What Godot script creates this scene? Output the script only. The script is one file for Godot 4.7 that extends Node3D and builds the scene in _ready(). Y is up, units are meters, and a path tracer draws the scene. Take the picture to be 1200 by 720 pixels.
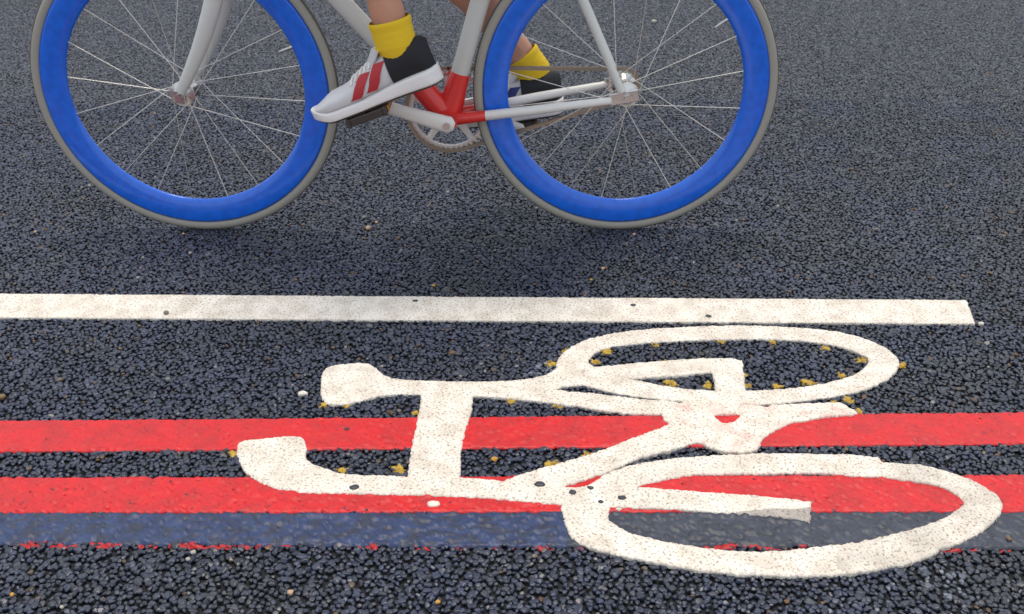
extends Node3D
# A strip of asphalt with a painted cycle symbol, red and blue bands, and a cyclist riding past behind a white lane line.
# x runs along the road (the cyclist rides towards -x), z runs across it (the camera stands at z = 0 and looks towards -z).

const CAM_H := 0.97
const PITCH := 29.0
const FOCAL := 1160.0          # in pixels of the 1200 x 720 photograph
const BIKE_Z := -2.135
const PITCH_STONE := 0.0089    # spacing of the aggregate

var rng := RandomNumberGenerator.new()
var M := {}
var noise_edge := FastNoiseLite.new()
var noise_fine := FastNoiseLite.new()
var noise_patch := FastNoiseLite.new()

# ---------------------------------------------------------------- mesh builder
class MB:
	var v := PackedVector3Array()
	var c := PackedColorArray()
	var f := PackedInt32Array()
	var given := PackedVector3Array()   # normals, where a shape brings its own
	func vert(p: Vector3) -> int:
		v.push_back(p)
		return v.size() - 1
	func tri(a: int, b: int, d: int) -> void:
		f.push_back(a); f.push_back(b); f.push_back(d)
	func quad(a: int, b: int, d: int, e: int) -> void:
		tri(a, b, d); tri(a, d, e)
	func grid(rows: Array, wrap_cols := true, wrap_rows := false) -> void:
		var base := v.size()
		var nr: int = rows.size()
		var nc: int = rows[0].size()
		for r in rows:
			v.append_array(r)
		for i in (nr if wrap_rows else nr - 1):
			var i2 := (i + 1) % nr
			for j in (nc if wrap_cols else nc - 1):
				var j2 := (j + 1) % nc
				quad(base + i * nc + j, base + i * nc + j2, base + i2 * nc + j2, base + i2 * nc + j)
	func cap(ring: PackedVector3Array, flip: bool) -> void:
		var mid := Vector3.ZERO
		for p in ring: mid += p
		mid /= ring.size()
		var base := v.size()
		v.append_array(ring)
		var m := vert(mid)
		for j in ring.size():
			var k := (j + 1) % ring.size()
			if flip: tri(m, base + k, base + j)
			else: tri(m, base + j, base + k)
	func tube(pts: Array, radii: Array, sides := 12, flat := 1.0, flat_dir := Vector3.ZERO) -> void:
		# a swept round (or flattened) tube; flat scales the radius along flat_dir
		var rows := []
		var n := pts.size()
		var side := Vector3.ZERO
		for i in n:
			var t: Vector3 = (pts[min(i + 1, n - 1)] - pts[max(i - 1, 0)]).normalized()
			if side == Vector3.ZERO:
				var up: Vector3 = flat_dir if flat_dir != Vector3.ZERO else (Vector3.UP if absf(t.y) < 0.9 else Vector3.RIGHT)
				side = up
			side = (side - t * side.dot(t)).normalized()
			var other := t.cross(side)
			var row := PackedVector3Array()
			var r: float = radii[min(i, radii.size() - 1)]
			for k in sides:
				var a := TAU * k / sides
				row.push_back(pts[i] + side * (cos(a) * r * flat) + other * (sin(a) * r))
			rows.push_back(row)
		grid(rows)
		cap(rows[0], true)
		cap(rows[n - 1], false)
	func box(at: Vector3, half: Vector3, basis := Basis.IDENTITY, bevel := 0.0) -> void:
		# a box with bevelled edges: a superellipse-free chamfer, each face its own vertices
		var s := [Vector3.RIGHT, Vector3.UP, Vector3.BACK]
		var b: float = minf(bevel, minf(half.x, minf(half.y, half.z)) * 0.95)
		for ax in 3:
			for sg in [-1.0, 1.0]:
				var n: Vector3 = s[ax] * sg
				var u: Vector3 = s[(ax + 1) % 3]
				var w: Vector3 = s[(ax + 2) % 3] * sg
				var hu: float = half[(ax + 1) % 3]
				var hw: float = half[(ax + 2) % 3]
				var ids := []
				for q in [[-1, -1], [1, -1], [1, 1], [-1, 1]]:
					ids.push_back(vert(at + basis * (n * half[ax] + u * (hu - b) * q[0] + w * (hw - b) * q[1])))
				quad(ids[0], ids[1], ids[2], ids[3])
		if b > 0.0:
			for ax in 3:
				var a1 := (ax + 1) % 3
				var a2 := (ax + 2) % 3
				for s1 in [-1.0, 1.0]:
					for s2 in [-1.0, 1.0]:
						var pts := []
						for q in [[-1, 0], [1, 0], [1, 1], [-1, 1]]:
							var p := Vector3.ZERO
							p[ax] = (half[ax] - b) * q[0]
							p[a1] = (half[a1] - (b if q[1] == 1 else 0.0)) * s1
							p[a2] = (half[a2] - (0.0 if q[1] == 1 else b)) * s2
							pts.push_back(vert(at + basis * p))
						if s1 * s2 > 0: quad(pts[0], pts[1], pts[2], pts[3])
						else: quad(pts[3], pts[2], pts[1], pts[0])
			for s1 in [-1.0, 1.0]:
				for s2 in [-1.0, 1.0]:
					for s3 in [-1.0, 1.0]:
						var sg := Vector3(s1, s2, s3)
						var ids := []
						for ax in 3:
							var p := Vector3(half.x - b, half.y - b, half.z - b)
							p[ax] = half[ax]
							ids.push_back(vert(at + basis * (p * sg)))
						if s1 * s2 * s3 > 0: tri(ids[0], ids[1], ids[2])
						else: tri(ids[2], ids[1], ids[0])
	func lathe(profile: Array, sides := 64, closed := true) -> void:
		# profile of Vector2(radius, z) turned about the z axis
		var rows := []
		for p in profile:
			var row := PackedVector3Array()
			for k in sides:
				var a := TAU * k / sides
				row.push_back(Vector3(cos(a) * p.x, sin(a) * p.x, p.y))
			rows.push_back(row)
		grid(rows, true, closed)
	func mesh(auto := true) -> ArrayMesh:
		var n := PackedVector3Array()
		n.resize(v.size())
		var vol := 0.0
		for k in range(0, f.size(), 3):
			var a := v[f[k]]
			var b := v[f[k + 1]]
			var d := v[f[k + 2]]
			var nn := (b - a).cross(d - a)
			n[f[k]] += nn; n[f[k + 1]] += nn; n[f[k + 2]] += nn
			vol += a.dot(b.cross(d))
		var flip := auto and vol < 0.0
		for k in n.size():
			var q := n[k].normalized()
			n[k] = -q if flip else q
		if given.size() == v.size(): n = given
		var idx := f.duplicate()
		if not flip:
			for k in range(0, f.size(), 3):
				idx[k + 1] = f[k + 2]
				idx[k + 2] = f[k + 1]
		var arr := []
		arr.resize(Mesh.ARRAY_MAX)
		arr[Mesh.ARRAY_VERTEX] = v
		arr[Mesh.ARRAY_NORMAL] = n
		arr[Mesh.ARRAY_INDEX] = idx
		if c.size() == v.size(): arr[Mesh.ARRAY_COLOR] = c
		var am := ArrayMesh.new()
		am.add_surface_from_arrays(Mesh.PRIMITIVE_TRIANGLES, arr)
		return am

# ---------------------------------------------------------------- scene helpers
var used := {}
func numbered(called: String) -> String:
	var n: int = used.get(called, 0)
	used[called] = n + 1
	return called if n == 0 else "%s_%03d" % [called, n]

func tag(o: Node, label: String, category: String, group := "", kind := "") -> Node:
	if label: o.set_meta("label", label)
	if category: o.set_meta("category", category)
	if group: o.set_meta("group", group)
	if kind: o.set_meta("kind", kind)
	return o

func node(called: String, at := Vector3.ZERO, parent: Node = null) -> Node3D:
	var o := Node3D.new()
	o.name = numbered(called) if parent == null else called
	(self if parent == null else parent).add_child(o, true)
	o.position = at
	return o

func obj(called: String, m: Mesh, material: Material, parent: Node = null, at := Vector3.ZERO) -> MeshInstance3D:
	var o := MeshInstance3D.new()
	o.name = numbered(called) if parent == null else called
	o.mesh = m
	o.material_override = material
	(self if parent == null else parent).add_child(o, true)
	o.position = at
	return o

func lin(r: float, g: float, b: float) -> Color:
	return Color(r, g, b).linear_to_srgb()

func mat(color: Color, rough := 0.5, metal := 0.0, spec := 0.5) -> StandardMaterial3D:
	var m := StandardMaterial3D.new()
	m.albedo_color = color
	m.roughness = rough
	m.metallic = metal
	m.metallic_specular = spec
	return m

# a pixel of the photograph as a point of the road (x, z)
func G(u: float, v: float) -> Vector2:
	var a := deg_to_rad(PITCH)
	var dx := (u - 600.0) / FOCAL
	var dy := -(v - 360.0) / FOCAL
	var y := dy * cos(a) - sin(a)
	var z := -dy * sin(a) - cos(a)
	var t := CAM_H / -y
	return Vector2(dx * t, z * t)

func loop_px(px: Array, smooth := 0) -> PackedVector2Array:
	var pts := PackedVector2Array()
	for k in range(0, px.size(), 2):
		pts.push_back(G(px[k], px[k + 1]))
	return curve_loop(pts, smooth)

func curve_loop(pts: PackedVector2Array, smooth: int) -> PackedVector2Array:
	if smooth <= 1: return pts
	var out := PackedVector2Array()
	var n := pts.size()
	for i in n:
		for s in smooth:
			out.push_back(pts[i].cubic_interpolate(pts[(i + 1) % n], pts[(i + n - 1) % n], pts[(i + 2) % n], float(s) / smooth))
	return out

# ---------------------------------------------------------------- aggregate of the asphalt
var SX := PackedFloat32Array()
var SZ := PackedFloat32Array()
var SY := PackedFloat32Array()
var SR := PackedFloat32Array()
const FX := -3.9
const FZ := -5.7
const ROW := PITCH_STONE * 0.866
var NX := int(7.8 / PITCH_STONE)
var NZ := int(5.3 / ROW)

func lay_stones() -> void:
	SX.resize(NX * NZ); SZ.resize(NX * NZ); SY.resize(NX * NZ); SR.resize(NX * NZ)
	for j in NZ:
		for i in NX:
			var k := j * NX + i
			SX[k] = FX + (i + 0.5 * (j & 1) + rng.randf_range(-0.36, 0.36)) * PITCH_STONE
			SZ[k] = FZ + (j + rng.randf_range(-0.36, 0.36)) * ROW
			var big := rng.randf()
			SR[k] = PITCH_STONE * (0.46 + 0.42 * big * big * big)
			SY[k] = -0.0030 + rng.randf_range(-0.0022, 0.0009) - (SR[k] - 0.0050) * 0.3

func stone_top(x: float, z: float) -> float:
	var j0 := int((z - FZ) / ROW + 0.5)
	var i0 := int((x - FX) / PITCH_STONE)
	var best := -0.006
	for j in range(maxi(j0 - 1, 0), mini(j0 + 2, NZ)):
		for i in range(maxi(i0 - 1, 0), mini(i0 + 2, NX)):
			var k := j * NX + i
			var dx := x - SX[k]
			var dz := z - SZ[k]
			var q := (dx * dx + dz * dz) / (SR[k] * SR[k])
			if q < 1.0:
				best = maxf(best, SY[k] + SR[k] * 0.50 * sqrt(1.0 - q * 0.85))
	return best

# ---------------------------------------------------------------- paint laid on the road
# loops: outlines (x, z), even-odd. The sheet follows the stones under it, filled up to "level".
func paint(loops: Array, level: float, film: float, cell: float, ragged: float, tint: Callable, wear = null, drape := 1.0) -> ArrayMesh:
	var lo := Vector2(1e9, 1e9)
	var hi := -lo
	var edges := []
	for lp in loops:
		for k in lp.size():
			var a: Vector2 = lp[k]
			var b: Vector2 = lp[(k + 1) % lp.size()]
			edges.push_back([a, b, minf(a.y, b.y), maxf(a.y, b.y)])
			lo = lo.min(a); hi = hi.max(a)
	lo -= Vector2.ONE * (cell * 2 + ragged); hi += Vector2.ONE * (cell * 2 + ragged)
	var nx := int((hi.x - lo.x) / cell) + 2
	var nz := int((hi.y - lo.y) / cell) + 2
	var reach := 0.012
	var D := PackedFloat32Array()
	D.resize(nx * nz)
	for j in nz:
		var z := lo.y + j * cell
		var near := []
		var cross := PackedFloat32Array()
		for e in edges:
			if e[2] - reach <= z and e[3] + reach >= z:
				near.push_back(e)
				if (e[0].y > z) != (e[1].y > z):
					cross.push_back(e[0].x + (z - e[0].y) / (e[1].y - e[0].y) * (e[1].x - e[0].x))
		cross.sort()
		var inside := false
		var ci := 0
		for i in nx:
			var x := lo.x + i * cell
			while ci < cross.size() and cross[ci] <= x:
				inside = not inside
				ci += 1
			var best := reach
			var p := Vector2(x, z)
			for e in near:
				var a: Vector2 = e[0]
				var b: Vector2 = e[1]
				if x < minf(a.x, b.x) - reach or x > maxf(a.x, b.x) + reach: continue
				best = minf(best, p.distance_to(Geometry2D.get_closest_point_to_segment(p, a, b)))
			var d := best if inside else -best
			if best < reach:
				d += (noise_edge.get_noise_2d(x, z) * 0.6 + noise_fine.get_noise_2d(x, z) * 0.4) * ragged * 2.0
			if wear != null: d = minf(d, wear.call(x, z, d))
			D[j * nx + i] = d
	var H := func(x: float, z: float, d: float) -> float:
		var s := stone_top(x, z) * drape
		var h := level + 0.5 * ((s - level) + sqrt((s - level) * (s - level) + 4.0e-7)) + film
		h += noise_fine.get_noise_2d(x * 0.7 + 9.0, z * 0.7) * 0.0003
		return lerpf(h - film - 0.0006, h, clampf(d / 0.0022, 0.0, 1.0))
	var mb := MB.new()
	var ids := PackedInt32Array()
	ids.resize(nx * nz); ids.fill(-1)
	var cuts := {}
	for j in nz - 1:
		for i in nx - 1:
			var kk := [j * nx + i, j * nx + i + 1, (j + 1) * nx + i + 1, (j + 1) * nx + i]
			var inn := 0
			for q in kk:
				if D[q] > 0.0: inn += 1
			if inn == 0: continue
			var poly := PackedInt32Array()
			var cut := PackedInt32Array()
			for q in 4:
				var a: int = kk[q]
				var b: int = kk[(q + 1) % 4]
				if D[a] > 0.0:
					if ids[a] < 0:
						var x := lo.x + (a % nx) * cell
						var z := lo.y + (a / nx) * cell
						ids[a] = mb.vert(Vector3(x, H.call(x, z, D[a]), z))
						mb.c.push_back(tint.call(x, z))
					poly.push_back(ids[a])
				if (D[a] > 0.0) != (D[b] > 0.0):
					var key := mini(a, b) * 4 + (1 if absi(a - b) == 1 else 2)
					if not cuts.has(key):
						var t := clampf(D[a] / (D[a] - D[b]), 0.02, 0.98)
						var x := lo.x + lerpf(a % nx, b % nx, t) * cell
						var z := lo.y + lerpf(a / nx, b / nx, t) * cell
						var top := mb.vert(Vector3(x, H.call(x, z, 0.0), z))
						mb.c.push_back(tint.call(x, z))
						var bot := mb.vert(Vector3(x, -0.004, z))
						mb.c.push_back(mb.c[mb.c.size() - 1])
						cuts[key] = [top, bot]
					poly.push_back(cuts[key][0])
					cut.push_back(cuts[key][0]); cut.push_back(cuts[key][1])
			for q in range(1, poly.size() - 1):
				mb.tri(poly[0], poly[q + 1], poly[q])
			if cut.size() == 4:
				# the cut runs from where the outline leaves to where it enters again
				var leave_first: bool = D[kk[0]] > 0.0
				if leave_first: mb.quad(cut[0], cut[2], cut[3], cut[1])
				else: mb.quad(cut[2], cut[0], cut[1], cut[3])
	return mb.mesh(false)

func flat_tint(_x: float, _z: float) -> Color:
	return Color.WHITE

func blob(center: Vector2, rx: float, rz: float, uneven: float, n := 14) -> PackedVector2Array:
	var pts := PackedVector2Array()
	for k in n:
		var a := TAU * k / n
		var r := 1.0 + rng.randf_range(-uneven, uneven)
		pts.push_back(center + Vector2(cos(a) * rx, sin(a) * rz) * r)
	return pts

# ---------------------------------------------------------------- textures
func noise_image(seed_: int, freq: float, size := 1024, kind := FastNoiseLite.TYPE_SIMPLEX_SMOOTH, octaves := 3) -> Image:
	var n := FastNoiseLite.new()
	n.seed = seed_
	n.noise_type = kind
	n.frequency = freq
	n.fractal_type = FastNoiseLite.FRACTAL_FBM if octaves > 1 else FastNoiseLite.FRACTAL_NONE
	n.fractal_octaves = octaves
	return n.get_seamless_image(size, size, false, false, 0.1, true)

func speckled(base: Color, second: Color, dirt: Color, coarse: Image, fine: Image, at: float, soft: float, lines: Image = null) -> ImageTexture:
	# base and second patched together by the coarse noise, dirt where the fine noise passes "at"
	var w := coarse.get_width()
	var a := coarse.get_data()
	var b := fine.get_data()
	var l := lines.get_data() if lines else PackedByteArray()
	var out := PackedByteArray()
	out.resize(w * w * 3)
	for k in w * w:
		var t := clampf((a[k] / 255.0 - 0.35) * 3.3, 0.0, 1.0)
		var s := clampf((b[k] / 255.0 - at) / soft, 0.0, 1.0)
		if lines and a[k] > 140 and absi(l[k] - 128) < 2: s = maxf(s, 0.75)
		out[k * 3] = int(lerpf(lerpf(base.r, second.r, t), dirt.r, s) * 255.0)
		out[k * 3 + 1] = int(lerpf(lerpf(base.g, second.g, t), dirt.g, s) * 255.0)
		out[k * 3 + 2] = int(lerpf(lerpf(base.b, second.b, t), dirt.b, s) * 255.0)
	return ImageTexture.create_from_image(Image.create_from_data(w, w, false, Image.FORMAT_RGB8, out))

func paint_material(tex: Texture2D, tile: float, rough: float) -> StandardMaterial3D:
	var m := StandardMaterial3D.new()
	m.albedo_texture = tex
	m.uv1_triplanar = true
	m.uv1_world_triplanar = true
	m.uv1_scale = Vector3.ONE / tile
	m.vertex_color_use_as_albedo = true
	m.roughness = rough
	return m

func make_materials() -> void:
	var coarse := noise_image(3, 0.012, 1024)
	var dots := noise_image(5, 0.16, 1024, FastNoiseLite.TYPE_SIMPLEX_SMOOTH, 2)
	var dots2 := noise_image(11, 0.09, 1024, FastNoiseLite.TYPE_SIMPLEX_SMOOTH, 3)
	var dots3 := noise_image(17, 0.10, 1024, FastNoiseLite.TYPE_SIMPLEX_SMOOTH, 4)
	var cracks := noise_image(41, 0.011, 1024, FastNoiseLite.TYPE_SIMPLEX_SMOOTH, 5)
	M.white = paint_material(speckled(Color(0.95, 0.915, 0.86), Color(0.905, 0.86, 0.80), Color(0.56, 0.50, 0.45), coarse, dots3, 0.60, 0.26, cracks), 0.62, 0.62)
	M.red = paint_material(speckled(Color(0.84, 0.10, 0.12), Color(0.79, 0.13, 0.145), Color(0.50, 0.07, 0.09), coarse, dots2, 0.68, 0.2), 0.71, 0.5)
	M.blue = paint_material(speckled(Color(0.86, 0.86, 0.88), Color(1.0, 1.0, 1.0), Color(0.62, 0.57, 0.50), coarse, dots2, 0.64, 0.22), 0.57, 0.48)
	M.yellow = paint_material(speckled(Color(0.82, 0.67, 0.22), Color(0.70, 0.56, 0.20), Color(0.33, 0.27, 0.15), coarse, dots, 0.60, 0.2), 0.31, 0.7)
	M.tar = mat(lin(0.035, 0.04, 0.05), 0.5)
	M.stone = mat(Color.WHITE, 0.36)
	M.stone.vertex_color_use_as_albedo = true
	# beyond the laid stones the road goes on as a sheet with the grain of the same aggregate
	var cells := noise_image(21, 0.075, 1024, FastNoiseLite.TYPE_CELLULAR, 1)
	M.road = StandardMaterial3D.new()
	M.road.albedo_texture = speckled(lin(0.032, 0.036, 0.052), lin(0.028, 0.031, 0.042), lin(0.012, 0.013, 0.016), coarse, cells, 0.50, 0.3)
	M.road.uv1_triplanar = true
	M.road.uv1_world_triplanar = true
	M.road.uv1_scale = Vector3.ONE / 0.8
	M.road.roughness = 0.75
	# bicycle and rider
	M.frame = mat(lin(0.60, 0.60, 0.565), 0.32)
	M.frame.clearcoat_enabled = true
	M.frame.clearcoat = 0.5
	M.stay = mat(lin(0.74, 0.72, 0.68), 0.32)
	M.red_gloss = mat(lin(0.72, 0.022, 0.016), 0.28)
	M.red_gloss.clearcoat_enabled = true
	M.red_gloss.clearcoat = 0.6
	M.rim = mat(lin(0.002, 0.140, 0.76), 0.18)
	M.rim.albedo_texture = speckled(Color(1, 1, 1), Color(0.90, 0.92, 0.94), Color(0.72, 0.76, 0.80), coarse, dots, 0.66, 0.3)
	M.rim.uv1_triplanar = true
	M.rim.uv1_scale = Vector3.ONE * 3.0
	M.rim.clearcoat_enabled = true
	M.rim.clearcoat = 0.6
	M.tyre = mat(lin(0.34, 0.32, 0.275), 0.8)
	M.tread = mat(lin(0.11, 0.105, 0.095), 0.85)
	M.steel = mat(lin(0.62, 0.61, 0.59), 0.28, 1.0)
	M.spoke = mat(lin(0.74, 0.71, 0.66), 0.35, 0.7)
	M.chain = mat(lin(0.34, 0.28, 0.22), 0.4, 0.85)
	M.crank = mat(lin(0.78, 0.74, 0.69), 0.35)
	M.pedal = mat(lin(0.045, 0.035, 0.028), 0.55)
	M.rubber = mat(lin(0.02, 0.02, 0.022), 0.75)
	M.skin = mat(lin(0.55, 0.27, 0.17), 0.5)
	M.skin.subsurf_scatter_enabled = true
	M.skin.subsurf_scatter_strength = 0.1
	M.sock = mat(lin(0.80, 0.53, 0.02), 0.9)
	M.shoe = mat(lin(0.62, 0.61, 0.62), 0.6)
	M.sole = mat(lin(0.80, 0.77, 0.74), 0.6)
	M.shoe_dark = mat(lin(0.012, 0.012, 0.016), 0.75)
	M.shoe_red = mat(lin(0.45, 0.025, 0.03), 0.55)
	M.shoe_blue = mat(lin(0.02, 0.035, 0.18), 0.6)
	M.shorts = mat(lin(0.03, 0.032, 0.04), 0.85)
	M.shirt = mat(lin(0.30, 0.32, 0.36), 0.85)
	M.hair = mat(lin(0.03, 0.018, 0.01), 0.6)
	M.lens = mat(lin(0.02, 0.02, 0.02), 0.2)

# ---------------------------------------------------------------- ready
func _ready() -> void:
	rng.seed = 20240611
	var cam := Camera3D.new()
	cam.position = Vector3(0, CAM_H, 0)
	cam.rotation_degrees = Vector3(-PITCH, 0, 0)
	cam.near = 0.05
	cam.far = 2000.0
	var lens := CameraAttributesPhysical.new()
	lens.frustum_focal_length = 12.0 / tan(atan(360.0 / FOCAL))
	lens.frustum_focus_distance = 1.45
	lens.exposure_aperture = 14.0
	lens.frustum_far = 2000.0
	cam.attributes = lens
	cam.fov = rad_to_deg(2.0 * atan(360.0 / FOCAL))
	add_child(cam)
	cam.current = true

	var env := Environment.new()
	env.background_mode = Environment.BG_SKY
	var sky := Sky.new()
	var sm := ProceduralSkyMaterial.new()
	sm.sky_top_color = Color(0.90, 0.945, 1.0)
	sm.sky_horizon_color = Color(0.97, 0.98, 1.0)
	sm.sky_curve = 0.2
	sm.ground_bottom_color = Color(0.2, 0.2, 0.21)
	sm.ground_horizon_color = Color(0.55, 0.56, 0.58)
	sm.sun_angle_max = 1.0
	sm.sky_energy_multiplier = 0.92
	sky.sky_material = sm
	env.sky = sky
	env.tonemap_mode = Environment.TONE_MAPPER_LINEAR
	env.tonemap_exposure = 1.27
	env.sdfgi_enabled = true
	env.ssao_enabled = true
	env.ssil_enabled = true
	var we := WorldEnvironment.new()
	we.environment = env
	add_child(we)
	var sun := DirectionalLight3D.new()
	sun.light_energy = 0.48
	sun.light_color = Color(1.0, 0.955, 0.89)
	sun.light_angular_distance = 15.0
	sun.shadow_enabled = true
	sun.rotation_degrees = Vector3(-78, 172, 0)
	add_child(sun)

	noise_edge.seed = 4
	noise_edge.frequency = 70.0
	noise_fine.seed = 8
	noise_fine.frequency = 230.0
	noise_patch.seed = 15
	noise_patch.frequency = 5.0
	noise_patch.fractal_octaves = 4
	make_materials()
	build_road()
	build_markings()
	build_bicycle()
	build_rider()
	build_litter()

# ---------------------------------------------------------------- the road
func stone_mesh(seed_: int) -> ArrayMesh:
	# an angular pebble of unit radius: an icosphere cut by a few planes
	var r := RandomNumberGenerator.new()
	r.seed = seed_
	var planes := []
	for k in 9:
		var n := Vector3(r.randfn(), r.randfn() * 0.8, r.randfn()).normalized()
		planes.push_back([n, r.randf_range(0.55, 0.86)])
	planes.push_back([Vector3(r.randf_range(-0.18, 0.18), 1.0, r.randf_range(-0.18, 0.18)).normalized(), r.randf_range(0.52, 0.66)])
	var t := (1.0 + sqrt(5.0)) / 2.0
	var vs := [Vector3(-1, t, 0), Vector3(1, t, 0), Vector3(-1, -t, 0), Vector3(1, -t, 0), Vector3(0, -1, t), Vector3(0, 1, t), Vector3(0, -1, -t), Vector3(0, 1, -t), Vector3(t, 0, -1), Vector3(t, 0, 1), Vector3(-t, 0, -1), Vector3(-t, 0, 1)]
	var fs := [[0, 11, 5], [0, 5, 1], [0, 1, 7], [0, 7, 10], [0, 10, 11], [1, 5, 9], [5, 11, 4], [11, 10, 2], [10, 7, 6], [7, 1, 8], [3, 9, 4], [3, 4, 2], [3, 2, 6], [3, 6, 8], [3, 8, 9], [4, 9, 5], [2, 4, 11], [6, 2, 10], [8, 6, 7], [9, 8, 1]]
	for k in vs.size(): vs[k] = vs[k].normalized()
	var mid := {}
	var fs2 := []
	for f in fs:
		var m := []
		for e in 3:
			var a: int = f[e]
			var b: int = f[(e + 1) % 3]
			var key := mini(a, b) * 1000 + maxi(a, b)
			if not mid.has(key):
				vs.push_back(((vs[a] + vs[b]) * 0.5).normalized())
				mid[key] = vs.size() - 1
			m.push_back(mid[key])
		fs2.append_array([[f[0], m[0], m[2]], [f[1], m[1], m[0]], [f[2], m[2], m[1]], [m[0], m[1], m[2]]])
	var mb := MB.new()
	for p in vs:
		var d := 1.0
		var face: Vector3 = p
		for pl in planes:
			var c: float = p.dot(pl[0])
			if c > 0.05 and pl[1] / c < d:
				d = pl[1] / c
				face = pl[0]
		mb.vert(p * d)
		mb.given.push_back((face * 0.90 + p * 0.10).normalized())
	for f in fs2: mb.tri(f[0], f[1], f[2])
	return mb.mesh()

func build_road() -> void:
	var road := node("road")
	tag(road, "dark blue-grey asphalt road with coarse rounded aggregate", "road", "", "structure")
	var mb := MB.new()
	var a := 400.0
	mb.quad(mb.vert(Vector3(-a, -0.0098, a)), mb.vert(Vector3(a, -0.0098, a)), mb.vert(Vector3(a, -0.0098, -a)), mb.vert(Vector3(-a, -0.0098, -a)))
	obj("surface", mb.mesh(false), M.road, road)
	var bt := MB.new()
	bt.quad(bt.vert(Vector3(-3.6, -0.0076, -0.45)), bt.vert(Vector3(3.6, -0.0076, -0.45)), bt.vert(Vector3(3.6, -0.0076, -5.65)), bt.vert(Vector3(-3.6, -0.0076, -5.65)))
	obj("bitumen", bt.mesh(false), mat(lin(0.010, 0.010, 0.011), 0.8), road)
	lay_stones()
	var meshes := []
	var kinds := 7
	for k in kinds: meshes.push_back(stone_mesh(100 + k))
	var tr := []
	var col := []
	for k in kinds:
		tr.push_back([]); col.push_back([])
	var splash := [[G(640, 429), 0.022, 0.030], [G(628, 436), 0.028, 0.018], [G(1120, 686), 0.03, 0.03], [G(1086, 676), 0.02, 0.02]]
	var sheen_from := G(1100, 118).y
	var near := []      # the stones that show largest
	var a29 := deg_to_rad(PITCH)
	for k in SX.size():
		var x := SX[k]
		var z := SZ[k]
		var depth := -z * cos(a29) + CAM_H * sin(a29)
		if absf(x) > depth * 0.518 + 0.95: continue
		var r := SR[k]
		var tone := rng.randf_range(0.6, 1.45)
		var c := Color(0.036, 0.043, 0.073) * tone
		c = c.lerp(Color(0.035, 0.038, 0.048) * tone, clampf(noise_patch.get_noise_2d(x * 0.6, z * 0.6) * 0.9 + 0.35 + 0.18 * x + rng.randf_range(-0.3, 0.3), 0.0, 1.0))
		# past a ragged line, far stones are coloured paler and greyer as painted sheen
		if z < sheen_from + noise_edge.get_noise_2d(x * 0.25, 3.0) * 0.03 + noise_patch.get_noise_2d(x * 0.4, 8.0) * 0.10: c = c.lerp(Color(0.062, 0.065, 0.078) * tone, 0.6)
		var pick := rng.randf()
		if pick < 0.005: c = Color(0.13, 0.07, 0.03) * rng.randf_range(0.6, 1.3)
		elif pick < 0.014: c = Color(0.085, 0.062, 0.045) * tone
		elif pick < 0.0155: c = Color(0.20, 0.19, 0.17) * rng.randf_range(0.7, 1.2)
		for s in splash:
			var d := Vector2((x - s[0].x) / s[1], (z - s[0].y) / s[2]).length()
			if d < 1.0 and rng.randf() < 1.1 - 0.9 * d: c = c.lerp(Color(0.32, 0.345, 0.42), rng.randf_range(0.10, 0.5))
		var b := Basis.from_euler(Vector3(rng.randf_range(-0.22, 0.22), rng.randf() * TAU, rng.randf_range(-0.22, 0.22)))
		b = b * Basis.from_scale(Vector3(r * rng.randf_range(1.0, 1.35), r * 0.80, r * rng.randf_range(0.80, 1.08)))
		var which := rng.randi() % kinds
		var t := Transform3D(b, Vector3(x, SY[k], z))
		var u := 600.0 + x / depth * FOCAL
		if z > -1.02 and u > 4 and u < 1196 and z < -0.94 and near.size() < 300 and rng.randf() < 0.22:
			near.push_back([t, which, c])
			continue
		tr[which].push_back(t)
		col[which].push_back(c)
	for k in kinds:
		var mm := MultiMesh.new()
		mm.transform_format = MultiMesh.TRANSFORM_3D
		mm.use_colors = true
		mm.mesh = meshes[k]
		mm.instance_count = tr[k].size()
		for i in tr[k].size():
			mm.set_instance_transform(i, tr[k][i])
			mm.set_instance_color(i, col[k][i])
		var mi := MultiMeshInstance3D.new()
		mi.name = "aggregate"
		mi.multimesh = mm
		mi.material_override = M.stone
		mi.set_meta("kind", "stuff")
		road.add_child(mi, true)
	var tones := []
	for k in 6:
		tones.push_back(mat(lin(0.050, 0.055, 0.070) * 1.0, 0.5))
		var q := 0.85 + 0.1 * k
		tones[k].albedo_color = lin(0.040 * q, 0.044 * q, 0.060 * q)
	for s in near:
		var o := obj("stone", meshes[s[1]], tones[rng.randi() % 6], road)
		o.transform = s[0]

# ---------------------------------------------------------------- the paint
func line_loop(x0: float, y0: float, x1: float, y1: float, yb0: float, yb1: float, left: float, right: float) -> PackedVector2Array:
	# a long band whose edges pass through the given pixels, carried on to x = left and x = right
	var a := G(x0, y0)
	var b := G(x1, y1)
	var c := G(x0, yb0)
	var d := G(x1, yb1)
	var at := func(p: Vector2, q: Vector2, x: float) -> Vector2: return p + (q - p) * ((x - p.x) / (q.x - p.x))
	return PackedVector2Array([at.call(a, b, left), at.call(a, b, right), at.call(c, d, right), at.call(c, d, left)])

func white_tint(x: float, z: float) -> Color:
	var t := noise_patch.get_noise_2d(x * 3.0 + 7.0, z * 3.0)
	return Color(0.90, 0.885, 0.87).lerp(Color(1, 1, 1), clampf(0.6 - t * 2.2 + noise_fine.get_noise_2d(x * 0.5, z * 0.5) * 0.5, 0.0, 1.0))

func grey_tint(x: float, z: float) -> Color:
	var t := clampf(noise_patch.get_noise_2d(x * 2.6, z * 2.6 + 5.0) * 1.8 + 0.5, 0.0, 1.0)
	return Color(0.76, 0.75, 0.74).lerp(Color(0.90, 0.89, 0.88), t)

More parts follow.
